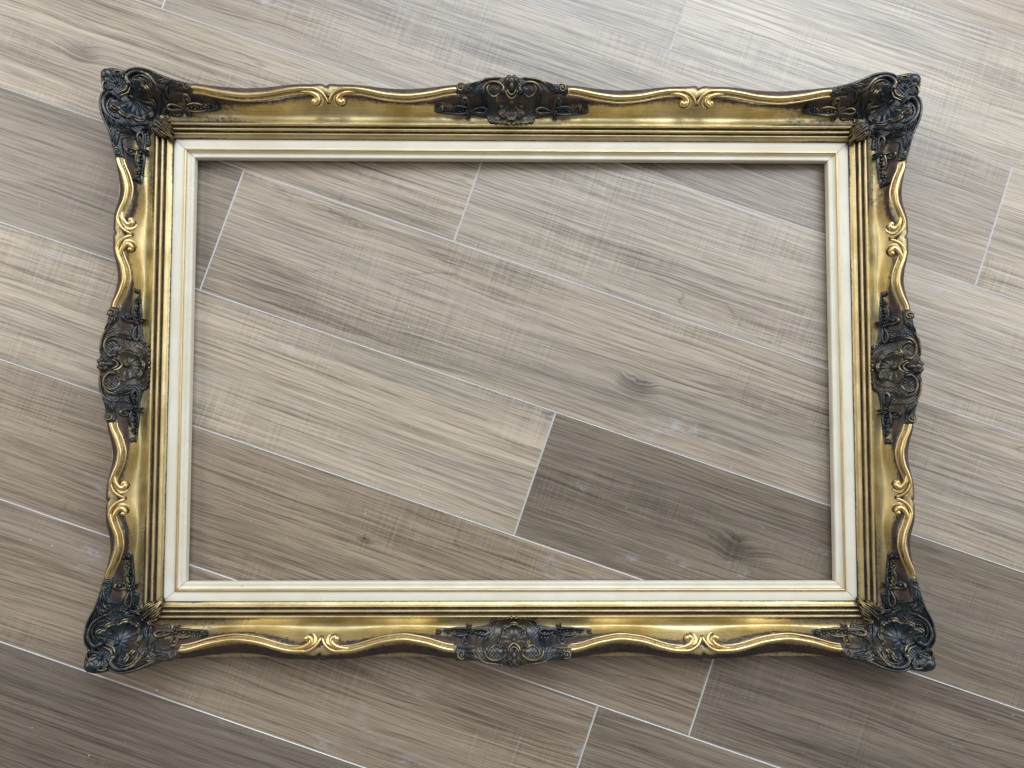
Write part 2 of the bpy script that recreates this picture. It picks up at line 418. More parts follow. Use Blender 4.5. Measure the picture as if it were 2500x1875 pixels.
# ---------------------------------------------------------------- shape collector for carved pieces
def catmull(P, n):
    P = np.asarray(P, dtype=float)
    if len(P) < 3: return np.array([P[0] + (P[-1] - P[0]) * t for t in np.linspace(0, 1, n)])
    Q = np.vstack([2 * P[0] - P[1], P, 2 * P[-1] - P[-2]])
    seg = len(P) - 1; out = []
    for u in np.linspace(0, seg - 1e-6, n):
        i = int(u); t = u - i; p0, p1, p2, p3 = Q[i:i + 4]
        out.append(.5 * (2 * p1 + (p2 - p0) * t + (2 * p0 - 5 * p1 + 4 * p2 - p3) * t * t + (3 * p1 - p0 - 3 * p2 + p3) * t ** 3))
    return np.array(out)
class MB:
    def __init__(s, ground): s.V = []; s.F = []; s.w = []; s.g = ground
    def tube(s, pts, rad, h=1.0, lift=.35, n=None, seg=8, wear=1.0, z=None):
        """raised moulding following the ground; rad = list of radii along it"""
        L = sum(math.dist(pts[i], pts[i + 1]) for i in range(len(pts) - 1))
        n = n or max(6, min(60, int(L / .0011)))
        P = catmull(pts, n); R = np.interp(np.linspace(0, 1, n), np.linspace(0, 1, len(rad)), rad)
        T = np.gradient(P, axis=0); T /= np.linalg.norm(T, axis=1)[:, None] + 1e-9
        N = np.stack([-T[:, 1], T[:, 0]], 1)
        gz = s.g(P[:, 0], P[:, 1]) if z is None else np.interp(np.linspace(0, 1, n), np.linspace(0, 1, len(z)), z)
        b = len(s.V)
        for i in range(n):
            for k in range(seg):
                a = 2 * math.pi * k / seg
                q = P[i] + N[i] * R[i] * math.cos(a)
                s.V.append((q[0], q[1], gz[i] + R[i] * (lift + h * math.sin(a)))); s.w.append(wear * max(0, math.sin(a)) ** 3 * 1.25)
        for i in range(n - 1):
            for k in range(seg):
                k2 = (k + 1) % seg
                s.F.append((b + i * seg + k, b + i * seg + k2, b + (i + 1) * seg + k2, b + (i + 1) * seg + k))
        s.F.append(tuple(b + k for k in range(seg))[::-1]); s.F.append(tuple(b + (n - 1) * seg + k for k in range(seg)))
        return s
    def blob(s, c, rx, ry=None, h=None, rot=0, wear=1.0, dz=0.0):
        ry = ry or rx; h = h or min(rx, ry); b = len(s.V); m, n = 10, 5
        gz = float(s.g(np.array([c[0]]), np.array([c[1]]))[0]) + dz
        cr, sr = math.cos(rot), math.sin(rot)
        s.V.append((c[0], c[1], gz + h)); s.w.append(wear)
        for j in range(1, n + 1):
            ph = math.radians(110) * j / n
            for k in range(m):
                a = 2 * math.pi * k / m; x = rx * math.sin(ph) * math.cos(a); y = ry * math.sin(ph) * math.sin(a)
                s.V.append((c[0] + x * cr - y * sr, c[1] + x * sr + y * cr, gz + h * math.cos(ph))); s.w.append(wear * max(0, math.cos(ph)))
        for k in range(m): s.F.append((b, b + 1 + k, b + 1 + (k + 1) % m))
        for j in range(n - 1):
            for k in range(m):
                k2 = (k + 1) % m; o = b + 1 + j * m
                s.F.append((o + k, o + m + k, o + m + k2, o + k2))
        return s
    def leaf(s, pts, wid, h=.002, wear=.9, n=14, ribs=1):
        h = h * 1.55
        """leaf blade along pts with lowered edges and a mid groove"""
        P = catmull(pts, n); T = np.gradient(P, axis=0); T /= np.linalg.norm(T, axis=1)[:, None] + 1e-9
        N = np.stack([-T[:, 1], T[:, 0]], 1); b = len(s.V)
        us = np.linspace(-1, 1, 9)
        zz = [-.7, .35, .95, .80, .15, .80, .95, .35, -.7]
        gz = s.g(P[:, 0], P[:, 1])
        for i in range(n):
            t = i / (n - 1); w = wid * (math.sin(math.pi * min(1, t * .92 + .10)) ** .7) * (1 - .35 * t) + .0003
            rise = h * (.4 + 1.0 * math.sin(math.pi * min(1, t * .8 + .15)))
            for u, q in zip(us, zz):
                X = P[i] + N[i] * w * u
                s.V.append((X[0], X[1], gz[i] + rise * q)); s.w.append(wear * max(0, q) * (.65 + .35 * t))
        for i in range(n - 1):
            for k in range(8):
                s.F.append((b + i * 9 + k, b + i * 9 + k + 1, b + (i + 1) * 9 + k + 1, b + (i + 1) * 9 + k))
        return s
    def shell(s, hub, ang, spread, R, lobes, h=.004, wear=1.0, dish=.5):
        """scallop: ribs fan out from the hub, rim turned up"""
        n, m = 12, lobes * 14 + 1; b = len(s.V)
        hg = float(s.g(np.array([hub[0]]), np.array([hub[1]]))[0])
        for j in range(n):
            rr = (j / (n - 1))
            for k in range(m):
                u = k / (m - 1); th = ang + spread * (u - .5)
                lob = abs(math.sin(math.pi * lobes * u)) ** .6
                R1 = R * (.86 + .14 * lob) * (1 - .10 * abs(2 * u - 1) ** 2)
                x = hub[0] + math.cos(th) * R1 * rr; y = hub[1] + math.sin(th) * R1 * rr
                gz = float(s.g(np.array([x]), np.array([y]))[0])
                rib = math.cos(2 * math.pi * lobes * 2 * u) * .30 * max(0, 1 - abs(rr - .55) * 1.5)
                up = h * (.55 - dish * math.sin(math.pi * min(1, rr * 1.05)) + .75 * rr ** 3 + rib * rr + .30 * lob * rr - .3 * (1 - lob) * rr)
                if j == n - 1: up = -.0015
                zz = (gz * rr + hg * (1 - rr) * 1.0) if False else gz
                s.V.append((x, y, zz + up)); s.w.append(wear * (max(0, rr - .80) / .12 if j < n - 1 else 0) + max(0, rib) * 1.2 * wear)
        for j in range(n - 1):
            for k in range(m - 1):
                s.F.append((b + j * m + k, b + (j + 1) * m + k, b + (j + 1) * m + k + 1, b + j * m + k + 1))
        # curled lip beads, one per lobe
        for l in range(lobes):
            pts = []
            for q in (.06, .3, .5, .7, .94):
                u = (l + q) / lobes; th = ang + spread * (u - .5); lob = abs(math.sin(math.pi * lobes * u)) ** .6
                R1 = R * (.87 + .14 * lob) * (1 - .10 * abs(2 * u - 1) ** 2)
                pts.append((hub[0] + math.cos(th) * R1, hub[1] + math.sin(th) * R1))
            s.tube(pts, [.0007, .0011, .0013, .0011, .0007], lift=h * .95 / .0011 * .9, wear=wear * 1.15, n=9, seg=6)
        return s
    def spiral(s, c, r0, a0, turns, rad, wear=1.0, flip=1, lift=.5):
        pts = []
        for k in range(int(10 * turns) + 2):
            t = k / (10 * turns + 1); a = a0 + flip * t * turns * 2 * math.pi; r = r0 * (1 - .78 * t)
            pts.append((c[0] + r * math.cos(a), c[1] + r * math.sin(a)))
        s.tube(pts, [rad * .9, rad, rad * .8, rad * .6], lift=lift, wear=wear)
        s.blob(c, r0 * .34, h=r0 * .34, wear=wear)
        return s
    def build(s, name, mat, parent, attr='wear'):
        me = mesh(name, s.V, s.F, [mat], wear=s.w if attr == 'wear' else None, glaze_shade=s.w if attr == 'glaze_shade' else None)
        return me

def patch(name, poly, ground, outer, step=.0009, carve=None, lift=.0028):
    """ground slab of a carved ornament: height field clipped to an outline with a skirt below"""
    poly = np.array(poly); lo = poly.min(0) - step * 2; hi = poly.max(0) + step * 2
    nx = int((hi[0] - lo[0]) / step) + 1; ny = int((hi[1] - lo[1]) / step) + 1
    X, Y = np.meshgrid(lo[0] + np.arange(nx) * step, lo[1] + np.arange(ny) * step, indexing='ij')
    P = np.stack([X.ravel(), Y.ravel()], 1)
    A = poly; B = np.roll(poly, -1, 0)
    best = np.full(len(P), 1e9); cp = P.copy(); isout = np.zeros(len(P), bool); inside = np.zeros(len(P), bool)
    dout = np.full(len(P), 1e9)
    for i in range(len(A)):
        a, b = A[i], B[i]; d = b - a; L2 = d @ d + 1e-12
        t = np.clip(((P - a) @ d) / L2, 0, 1); C = a + t[:, None] * d; D = np.linalg.norm(P - C, axis=1)
        k = D < best; best = np.where(k, D, best); cp[k] = C[k]
        if outer[i]: dout = np.minimum(dout, D)
        cond = ((a[1] > P[:, 1]) != (b[1] > P[:, 1])) & (P[:, 0] < (b[0] - a[0]) * (P[:, 1] - a[1]) / (b[1] - a[1] + 1e-15) + a[0])
        inside ^= cond
    best = np.where(inside, best, 0)
    dout = np.where(inside, dout, np.minimum(dout, step))
    isO = dout <= best + step * 1.5
    XY = np.where(inside[:, None], P, cp)
    gz = ground(XY[:, 0], XY[:, 1])
    e = np.clip(best / .0022, 0, 1); e = e * e * (3 - 2 * e)
    z = gz + lift * e - .0006 * (1 - e)
    q = np.clip(1 - dout / .0075, 0, 1); z = z - .0170 * q ** 2.6
    w = np.full(len(P), .12)
    if carve is not None:
        dz, dw = carve(XY[:, 0], XY[:, 1]); m = np.clip(best / .004, 0, 1)
        z = z + dz * m; w = w + dw * m
    w = w + .35 * (1 - e) * (~isO)
    idx = -np.ones(len(P), int); F = []; V = []; Wt = []
    I = np.arange(len(P)).reshape(nx, ny); ins = inside.reshape(nx, ny)
    keep = ins[:-1, :-1] | ins[1:, :-1] | ins[1:, 1:] | ins[:-1, 1:]
    used = {}
    def vid(k):
        if k not in used: used[k] = len(V); V.append((XY[k, 0], XY[k, 1], z[k])); Wt.append(w[k])
        return used[k]
    edges = {}
    for i, j in zip(*np.nonzero(keep)):
        f = [vid(int(k)) for k in (I[i, j], I[i + 1, j], I[i + 1, j + 1], I[i, j + 1])]
        F.append(tuple(f))
        for a, b in zip(f, f[1:] + f[:1]):
            if (b, a) in edges: del edges[(b, a)]
            else: edges[(a, b)] = 1
    low = {}
    c0 = poly.mean(0)
    outmap = {v: bool(isO[k]) for k, v in used.items()}
    for (a, b) in list(edges):
        q = []
        for v in (b, a):
            if v not in low:
                x, y, zz = V[v]; low[v] = len(V)
                if outmap.get(v): d = np.array([x, y]) - c0; d = d / (np.linalg.norm(d) + 1e-9) * -.005; V.append((x + d[0], y + d[1], .013))
                else: V.append((x, y, zz - .008))
                Wt.append(0)
            q.append(low[v])
        F.append((a, b, q[0], q[1])[::-1])
    return V, F, Wt

# ---------------------------------------------------------------- corner ornaments (local: p outward in x, q outward in y)
def ground_corner(p, q):
    p = np.asarray(p, float) - XO; q = np.asarray(q, float)
    k = .0045; m = np.maximum(p, q); a = m + k * np.log(np.exp((p - m) / k) + np.exp((q - m) / k)) - k * .0
    a = np.where(np.minimum(p, q) > .02, a, m + (a - m))
    z = np.interp(a, [.02, .030, .0375, .0447, .0472], [.0265, .0295, .0318, .0328, .0305])
    zc = og(a)
    z = np.where(a > .0472, zc, z)
    z = z + np.interp(a, [.075, .095, .12], [0, .0065, .0085])
    return z
def og(a): return sum(cove_z(a + o, .091) for o in (-.0045, -.003, -.0015, 0, .0015, .003, .0045)) / 7
def sw(l): return [(b + XO * .5, a - XO * .5) if False else (b, a) for a, b in l]
oR = [(.0975, -.0115), (.1005, -.006), (.1045, .012), (.1125, .034), (.1185, .054), (.1190, .068), (.1172, .078), (.1165, .081), (.1185, .089), (.1200, .100), (.1185, .108)]
iR = [(.0800, -.0115), (.0840, -.004), (.0860, .0140), (.0740, .0175), (.0650, .0110), (.0585, .0150), (.0600, .0300), (.0540, .0330), (.0440, .0240), (.0300, .0235)]
m_ = lambda l: [(q + XO * .6, p - XO * .9) for p, q in l]
poly_c = oR + [(.1140, .1130)] + m_(oR)[::-1] + m_(iR) + [(.0275, .0270)] + iR[::-1]
n1 = len(oR) * 2
outer_c = [i <= n1 - 1 for i in range(len(poly_c))]
def densify(poly, flags, n=6):
    """rounded outline"""
    P = np.array(poly); N = len(P); out = []; fl = []
    for i in range(N):
        p0, p1, p2, p3 = P[i - 1], P[i], P[(i + 1) % N], P[(i + 2) % N]
        for k in range(n):
            t = k / n
            c = .5 * (2 * p1 + (p2 - p0) * t * .9 + (2 * p0 - 5 * p1 + 4 * p2 - p3) * t * t + (3 * p1 - p0 - 3 * p2 + p3) * t ** 3)
            l = p1 + (p2 - p1) * t
            out.append(c * .8 + l * .2); fl.append(flags[i])
    return out, fl
def seg_d(X, Y, pts):
    P = np.stack([X, Y], 1); best = np.full(len(P), 1e9)
    for a, b in zip(pts[:-1], pts[1:]):
        a = np.array(a); d = np.array(b) - a; t = np.clip(((P - a) @ d) / (d @ d + 1e-12), 0, 1)
        best = np.minimum(best, np.linalg.norm(P - a - t[:, None] * d, axis=1))
    return best
def hatch(X, Y, pitch=.0032):
    u = (X + Y) / 1.414; v = (X - Y) / 1.414
    du = np.abs((u / pitch) % 1 - .5) * 2; dv = np.abs((v / pitch) % 1 - .5) * 2
    return np.minimum(1 - du, 1 - dv)   # 0 on the lines
arc1 = [(.0498, .0459), (.0554, .0392), (.0649, .0368), (.073, .0393), (.0780, .0450), (.0800, .052)]
def carve_corner(X, Y):
    h = hatch(X, Y); z = -.0013 * np.exp(-(h / .30) ** 2)
    dz = z; dw = np.where(h > .55, .22, -.05)
    for arc in (arc1, m_(arc1)):
        d = seg_d(X, Y, arc); dz = dz + .0009 * np.exp(-(d / .0008) ** 2) - .0006 * np.exp(-((d - .0016) / .0008) ** 2); dw = dw + .25 * np.exp(-(d / .0008) ** 2)
    # plain field inside the arcs
    r = np.hypot(X - .066, Y - .063); pl = r < .026
    dz = np.where(pl, dz * .15, dz); dw = np.where(pl, 0, dw)
    # leaf strands running along the outer border
    for st in STRANDS + [m_(s) for s in STRANDS]:
        d = seg_d(X, Y, st); near = np.exp(-(d / .0009) ** 2)
        dz = dz + .0022 * near; dw = dw + .38 * near
    return dz, dw
STRANDS = [[(.0980, .002), (.0955, .014), (.0930, .024), (.0860, .030)], [(.1005, .006), (.0985, .018), (.0960, .028), (.0890, .0350)],
           [(.1020, .010), (.1010, .022), (.0985, .031), (.0930, .039)], [(.0960, -.002), (.0925, .010), (.0890, .018), (.0800, .0235)],
           [(.0860, .0150), (.0800, .0175), (.0740, .0190), (.0660, .0150)]]

def corner_parts():
    G = ground_corner; GL = lambda x, y: ground_corner(x, y) + .0026
    out = {}
    poly, fl = densify(poly_c, outer_c)
    V, F, w = patch('corner_ornament', poly, G, fl, carve=carve_corner)
    out['corner_ornament'] = mesh('corner_ornament', V, F, [M_PAT], wear=w)
    # main shell, opening towards the picture
    b = MB(GL); b.shell((.0765, .0742), math.radians(225), math.radians(215), .0295, 7, h=.0060, wear=.75, dish=.45)
    b.blob((.0775, .0752), .0050, .0034, .0062, math.radians(45), wear=.55)
    for k, (r0, dz) in enumerate(((.0070, 2.2), (.0105, 2.0))):
        pts = [(.0800 + r0 * math.cos(math.radians(t)) - .001, .0777 + r0 * math.sin(math.radians(t)) - .001) for t in (135, 165, 195, 225, 255, 285, 315)]
        if k == 0: pts = [(.0740, .0860), (.0765, .0815), (.0785, .0790), (.0825, .0768), (.0880, .0735)]
        else: pts = [(.0775, .0895), (.0795, .0840), (.0815, .0815), (.0855, .0795), (.0905, .0770)]
        b.tube(pts, [.0010, .0016, .0018, .0016, .0010], lift=dz, wear=.8)
    out['shell'] = b.build('shell', M_PAT, None)
    # small fan in the very corner with its boss
    b = MB(GL); b.shell((.0905, .0875), math.radians(45), math.radians(165), .0170, 4, h=.0036, wear=.6, dish=.9)
    b.blob((.1065, .1020), .0088, .0088, .0072, 0, wear=.5, dz=-.001)
    b.blob((.0940, .0915), .0034, .0026, .0052, math.radians(45), wear=.6)
    b.tube([(.1080, .0800), (.1105, .0840), (.1105, .0890), (.1085, .0925)], [.0008, .0016, .0016, .0008], lift=1.2, wear=.9)
    b.tube([(.0840, .1045), (.0880, .1065), (.0930, .1065), (.0965, .1045)], [.0008, .0016, .0016, .0008], lift=1.2, wear=.9)
    out['corner_fan'] = b.build('corner_fan', M_PAT, None)
    # big C scrolls with trailing acanthus
    def cscroll(f, wear):
        b = MB(GL)
        b.tube(f([(.0780, .0370), (.0870, .0350), (.0955, .0385), (.1045, .0465), (.1090, .0580), (.1080, .0680), (.1010, .0755), (.0945, .0735)]), [.0010, .0018, .0024, .0026, .0026, .0026, .0028, .0030], h=1.1, lift=.9, wear=wear)
        b.blob(f([(.0940, .0730)])[0], .0046, .0046, .0072, wear=wear)
        b.tube(f([(.0890, .0420), (.0975, .0440), (.1030, .0510), (.1045, .0590), (.1020, .0660)]), [.0008, .0015, .0017, .0015, .0009], lift=1.1, wear=wear)
        b.tube(f([(.0900, .0500), (.0960, .0500), (.1000, .0560), (.0995, .0620), (.0950, .0660), (.0900, .0640)]), [.0008, .0011, .0011, .0011, .0008], lift=.7, wear=wear * .7)
        b.blob(f([(.0955, .0580)])[0], .0018, h=.0022, wear=.3)
        b.tube(f([(.0865, .0480), (.0850, .0540), (.0870, .0595), (.0830, .0615)]), [.0009, .0014, .0016, .0020], lift=1.0, wear=wear * 1.1)
        for l in ([(.0880, .0370), (.0840, .0320), (.0780, .0300)], [(.0950, .0390), (.0900, .0310), (.0850, .0270)], [(.0860, .0360), (.0790, .0370), (.0720, .0400)], [(.1010, .0430), (.0975, .0340), (.0945, .0270)], [(.1060, .0500), (.1040, .0400), (.1005, .0310)]):
            b.leaf(f(l), .0024, .0022, wear=wear)
        # edge moulding that closes the carving outside
        b.tube(f([(.0930, .000), (.0965, .0120), (.1040, .0290), (.1110, .0450), (.1140, .0600), (.1128, .0720), (.1090, .0790)]), [.0009, .0014, .0017, .0019, .0019, .0016, .0010], lift=.55, wear=wear * .8)
        for q in range(6):
            t = q / 5; b.blob(f([(.0990 + .0085 * t, .0180 + .0190 * t)])[0], .0012, h=.0016, wear=wear * 1.2, dz=.0005)
        b.spiral(f([(.0915, -.0050)])[0], .0048, 1.2, 1.4, .0013, wear=wear, flip=1 if f([(0, 1)])[0][0] == 0 else -1)
        b.leaf(f([(.0930, .0040), (.0915, .0130), (.0880, .0210)]), .0030, .0026, wear=wear)
        b.leaf(f([(.0960, .0080), (.0960, .0170), (.0920, .0260)]), .0026, .0024, wear=wear)
        return b.build('scroll', M_PAT, None)
    ident = lambda l: l
    out['scroll_a'] = cscroll(ident, .60); out['scroll_b'] = cscroll(lambda l: m_(l), .60)
    # acanthus at the inner mitre
    b = MB(lambda x, y: ground_corner(x, y) + .0020)
    tips = [[(.0455, .0400), (.0370, .0300), (.0230, .0225)], [(.0465, .0390), (.0420, .0300), (.0335, .0225)], [(.0480, .0385), (.0450, .0300), (.0400, .0230)], [(.0500, .0385), (.0510, .0320), (.0490, .0260)], [(.0510, .0395), (.0560, .0370), (.0600, .0340)]]
    for k, l in enumerate(tips):
        for f in (ident, lambda q: m_(q)):
            b.leaf(f(l), .0042 if k < 3 else .0026, .0056 if k < 2 else .0046, wear=1.7)
    b.leaf([(.0500, .0460), (.0400, .0370), (.0250, .0235)], .0050, .0064, wear=1.7)
    for l, wd in (([(.0560, .0400), (.0640, .0370), (.0700, .0330)], .0022), ([(.0600, .0430), (.0690, .0420), (.0760, .0380)], .0022), ([(.0730, .0250), (.0780, .0300), (.0850, .0300)], .0024),
                  ([(.0760, .0230), (.0830, .0250), (.0890, .0220)], .0020), ([(.0640, .0330), (.0700, .0290), (.0740, .0250)], .0018), ([(.0830, .0440), (.0800, .0500), (.0840, .0560)], .0020), ([(.0870, .0640), (.0900, .0700), (.0860, .0740)], .0022)):
        for f in (ident, lambda q: m_(q)): b.leaf(f([(x + .0, y) for x, y in l]), wd, .0032, wear=.8)
    b.blob((.0505, .0475), .0032, .0026, .0050, math.radians(45), wear=.8)
    b.spiral((.0600, .0350), .0032, 0, 1.1, .0010, wear=1.0); b.spiral((.0365, .0555), .0032, 0, 1.1, .0010, wear=1.0, flip=-1)
    out['acanthus_leaf'] = b.build('acanthus_leaf', M_PAT, None)
    out['spray_a'] = spray(lambda l: l, GL0).build('flower_spray', M_PAT, None)
    out['spray_b'] = spray(lambda l: m_(l), GL0).build('flower_spray', M_PAT, None)
    return out
def GL0(x, y): return ground_corner(x, y) + .0004
def spray(f, g, wear=.62):
    """ribbon loop, stems, curl, blossom and bud hanging into the cove"""
    b = MB(g)
    w = wear
    # raised backing so the spray stands off the cove
    b.tube(f([(.0690, .0300), (.0688, .0120), (.0690, -.0080), (.0698, -.0260), (.0716, -.0400), (.0720, -.0455)]), [.0058, .0050, .0054, .0046, .0058, .0028], h=.42, lift=.10, wear=.10, seg=12)
    b.g = lambda x, y: g(x, y) + .0020
    b.tube(f([(.0675, .0060), (.0668, .0150), (.0662, .0240), (.0690, .0300), (.0724, .0250), (.0718, .0170), (.0690, .0085)]), [.0010, .0018, .0020, .0020, .0020, .0018, .0010], h=1.2, lift=1.7, wear=w * 1.1)
    b.tube(f([(.0680, .0070), (.0690, .0160), (.0692, .0240)]), [.0009, .0011, .0006], lift=1.2, wear=w)
    b.leaf(f([(.0690, .0100), (.0683, .0060), (.0672, .0010)]), .0030, .0034, wear=w)
    b.tube(f([(.0705, .0060), (.0740, .0040), (.0785, .0040), (.0815, .0010), (.0812, -.0030), (.0782, -.0048), (.0758, -.0025), (.0772, .0000)]), [.0014, .0020, .0023, .0024, .0022, .0020, .0017, .0014], h=1.1, lift=1.1, wear=w)
    b.blob(f([(.0782, -.0008)])[0], .0030, h=.0052, wear=w)
    b.leaf(f([(.0680, .0035), (.0640, .0015), (.0598, .0000)]), .0032, .0040, wear=w * 1.1)
    b.leaf(f([(.0672, .0035), (.0640, .0050), (.0605, .0062)]), .0022, .0032, wear=w)
    b.tube(f([(.0665, .0020), (.0648, -.0060), (.0648, -.0140), (.0660, -.0215)]), [.0014, .0019, .0019, .0015], lift=2.0, wear=w)
    b.tube(f([(.0725, .0020), (.0735, -.0060), (.0735, -.0130), (.0722, -.0205)]), [.0014, .0019, .0019, .0015], lift=2.0, wear=w)
    for k in range(5):
        a = 2 * math.pi * k / 5; c = f([(.0692 + .0030 * math.cos(a), -.0255 + .0030 * math.sin(a))])[0]
        b.blob(c, .0023, h=.0034, wear=w * 1.1, dz=.0014)
    b.blob(f([(.0692, -.0255)])[0], .0015, h=.0060, wear=w)
    for x, y, q in ((.0690, .0020, .0024), (.0700, -.0035, .0018), (.0682, -.0085, .0020), (.0706, -.0125, .0020), (.0688, -.0170, .0021), (.0668, -.0300, .0018), (.0735, -.0300, .0019), (.0750, -.0030, .0018)): b.blob(f([(x, y)])[0], q, h=q * 1.5, wear=w, dz=.0012)
    b.blob(f([(.0700, -.0315)])[0], .0016, h=.0030, wear=w)
    b.blob(f([(.0720, -.0385)])[0], .0050, .0056, .0062, wear=w * .8)
    b.leaf(f([(.0705, -.0350), (.0700, -.0400), (.0712, -.0440)]), .0020, .0052, wear=w * 1.2)
    b.leaf(f([(.0740, -.0350), (.0745, -.0395), (.0730, -.0440)]), .0020, .0050, wear=w * 1.2)
    b.blob(f([(.0720, -.0436)])[0], .0020, h=.0034, wear=w)
    return b

CP = corner_parts()
for sx, sy in ((-1, 1), (1, 1), (-1, -1), (1, -1)):
    c = bpy.data.objects.new('corner_ornament', CP['corner_ornament']); link(c, frame)
    c.location = (sx * SX, sy * SY, .0); c.scale = (sx, sy, 1)
    for nm, key in (('shell', 'shell'), ('corner_fan', 'corner_fan'), ('scroll', 'scroll_a'), ('scroll', 'scroll_b'), ('acanthus_leaf', 'acanthus_leaf'), ('flower_spray', 'spray_a'), ('flower_spray', 'spray_b')):
        link(bpy.data.objects.new(nm, CP[key]), c)

# ---------------------------------------------------------------- centre ornaments (local: s along, c outward)
def ground_mid(s, c):
    c = np.asarray(c, float) + np.asarray(s, float) * 0
    z = np.interp(c, [.043, .0447, .0472], [.0320, .0334, .0305])
    z = np.where(c > .0472, sum(cove_z(c + o, .091) for o in (-.0045, -.003, -.0015, 0, .0015, .003, .0045)) / 7, z)
    return z + np.interp(c, [.075, .095, .12], [0, .0050, .0070])
hm = [(.0, .0445), (.010, .0448), (.020, .0462), (.0300, .0490), (.0335, .0545), (.0400, .0570), (.0480, .0585), (.0570, .0600), (.0585, .0660), (.0540, .0700), (.0535, .0800), (.0680, .0815), (.0790, .0800)]
ho = [(.0790, .0965), (.0700, .0975), (.0560, .0995), (.0400, .1030), (.0260, .1055), (.0120, .1070), (.0060, .1088), (.0, .1095)]
right_ = hm + ho
poly_m = right_ + [(-a, b) for a, b in right_[1:-1]][::-1]
no = len(hm)
outer_m = [no <= i < no + 2 * (len(ho) - 1) - 0 for i in range(len(poly_m))]
def carve_mid(X, Y):
    h = hatch(X, Y, .0030); dz = -.0013 * np.exp(-(h / .30) ** 2); dw = np.where(h > .55, .2, -.05)
    r = np.hypot(X, (Y - .070) * 1.05); pl = r < .0265
    dz = np.where(pl, 0, dz); dw = np.where(pl, 0, dw)
    ring = np.exp(-((r - .027) / .0008) ** 2) * (Y < .078); dz = dz + .0009 * ring; dw = dw + .3 * ring
    for sg in (1, -1):
        for st in ([(.0520, .0720), (.0522, .0800)], [(.0500, .0720), (.0500, .0830)], [(.0475, .0800), (.0470, .0860), (.0430, .0920)], [(.0505, .0830), (.0490, .0890), (.0450, .0950)]):
            d = seg_d(X, Y, [(sg * a, b) for a, b in st]); n = np.exp(-(d / .0008) ** 2); dz = dz + .0011 * n; dw = dw + .3 * n
    return dz, dw
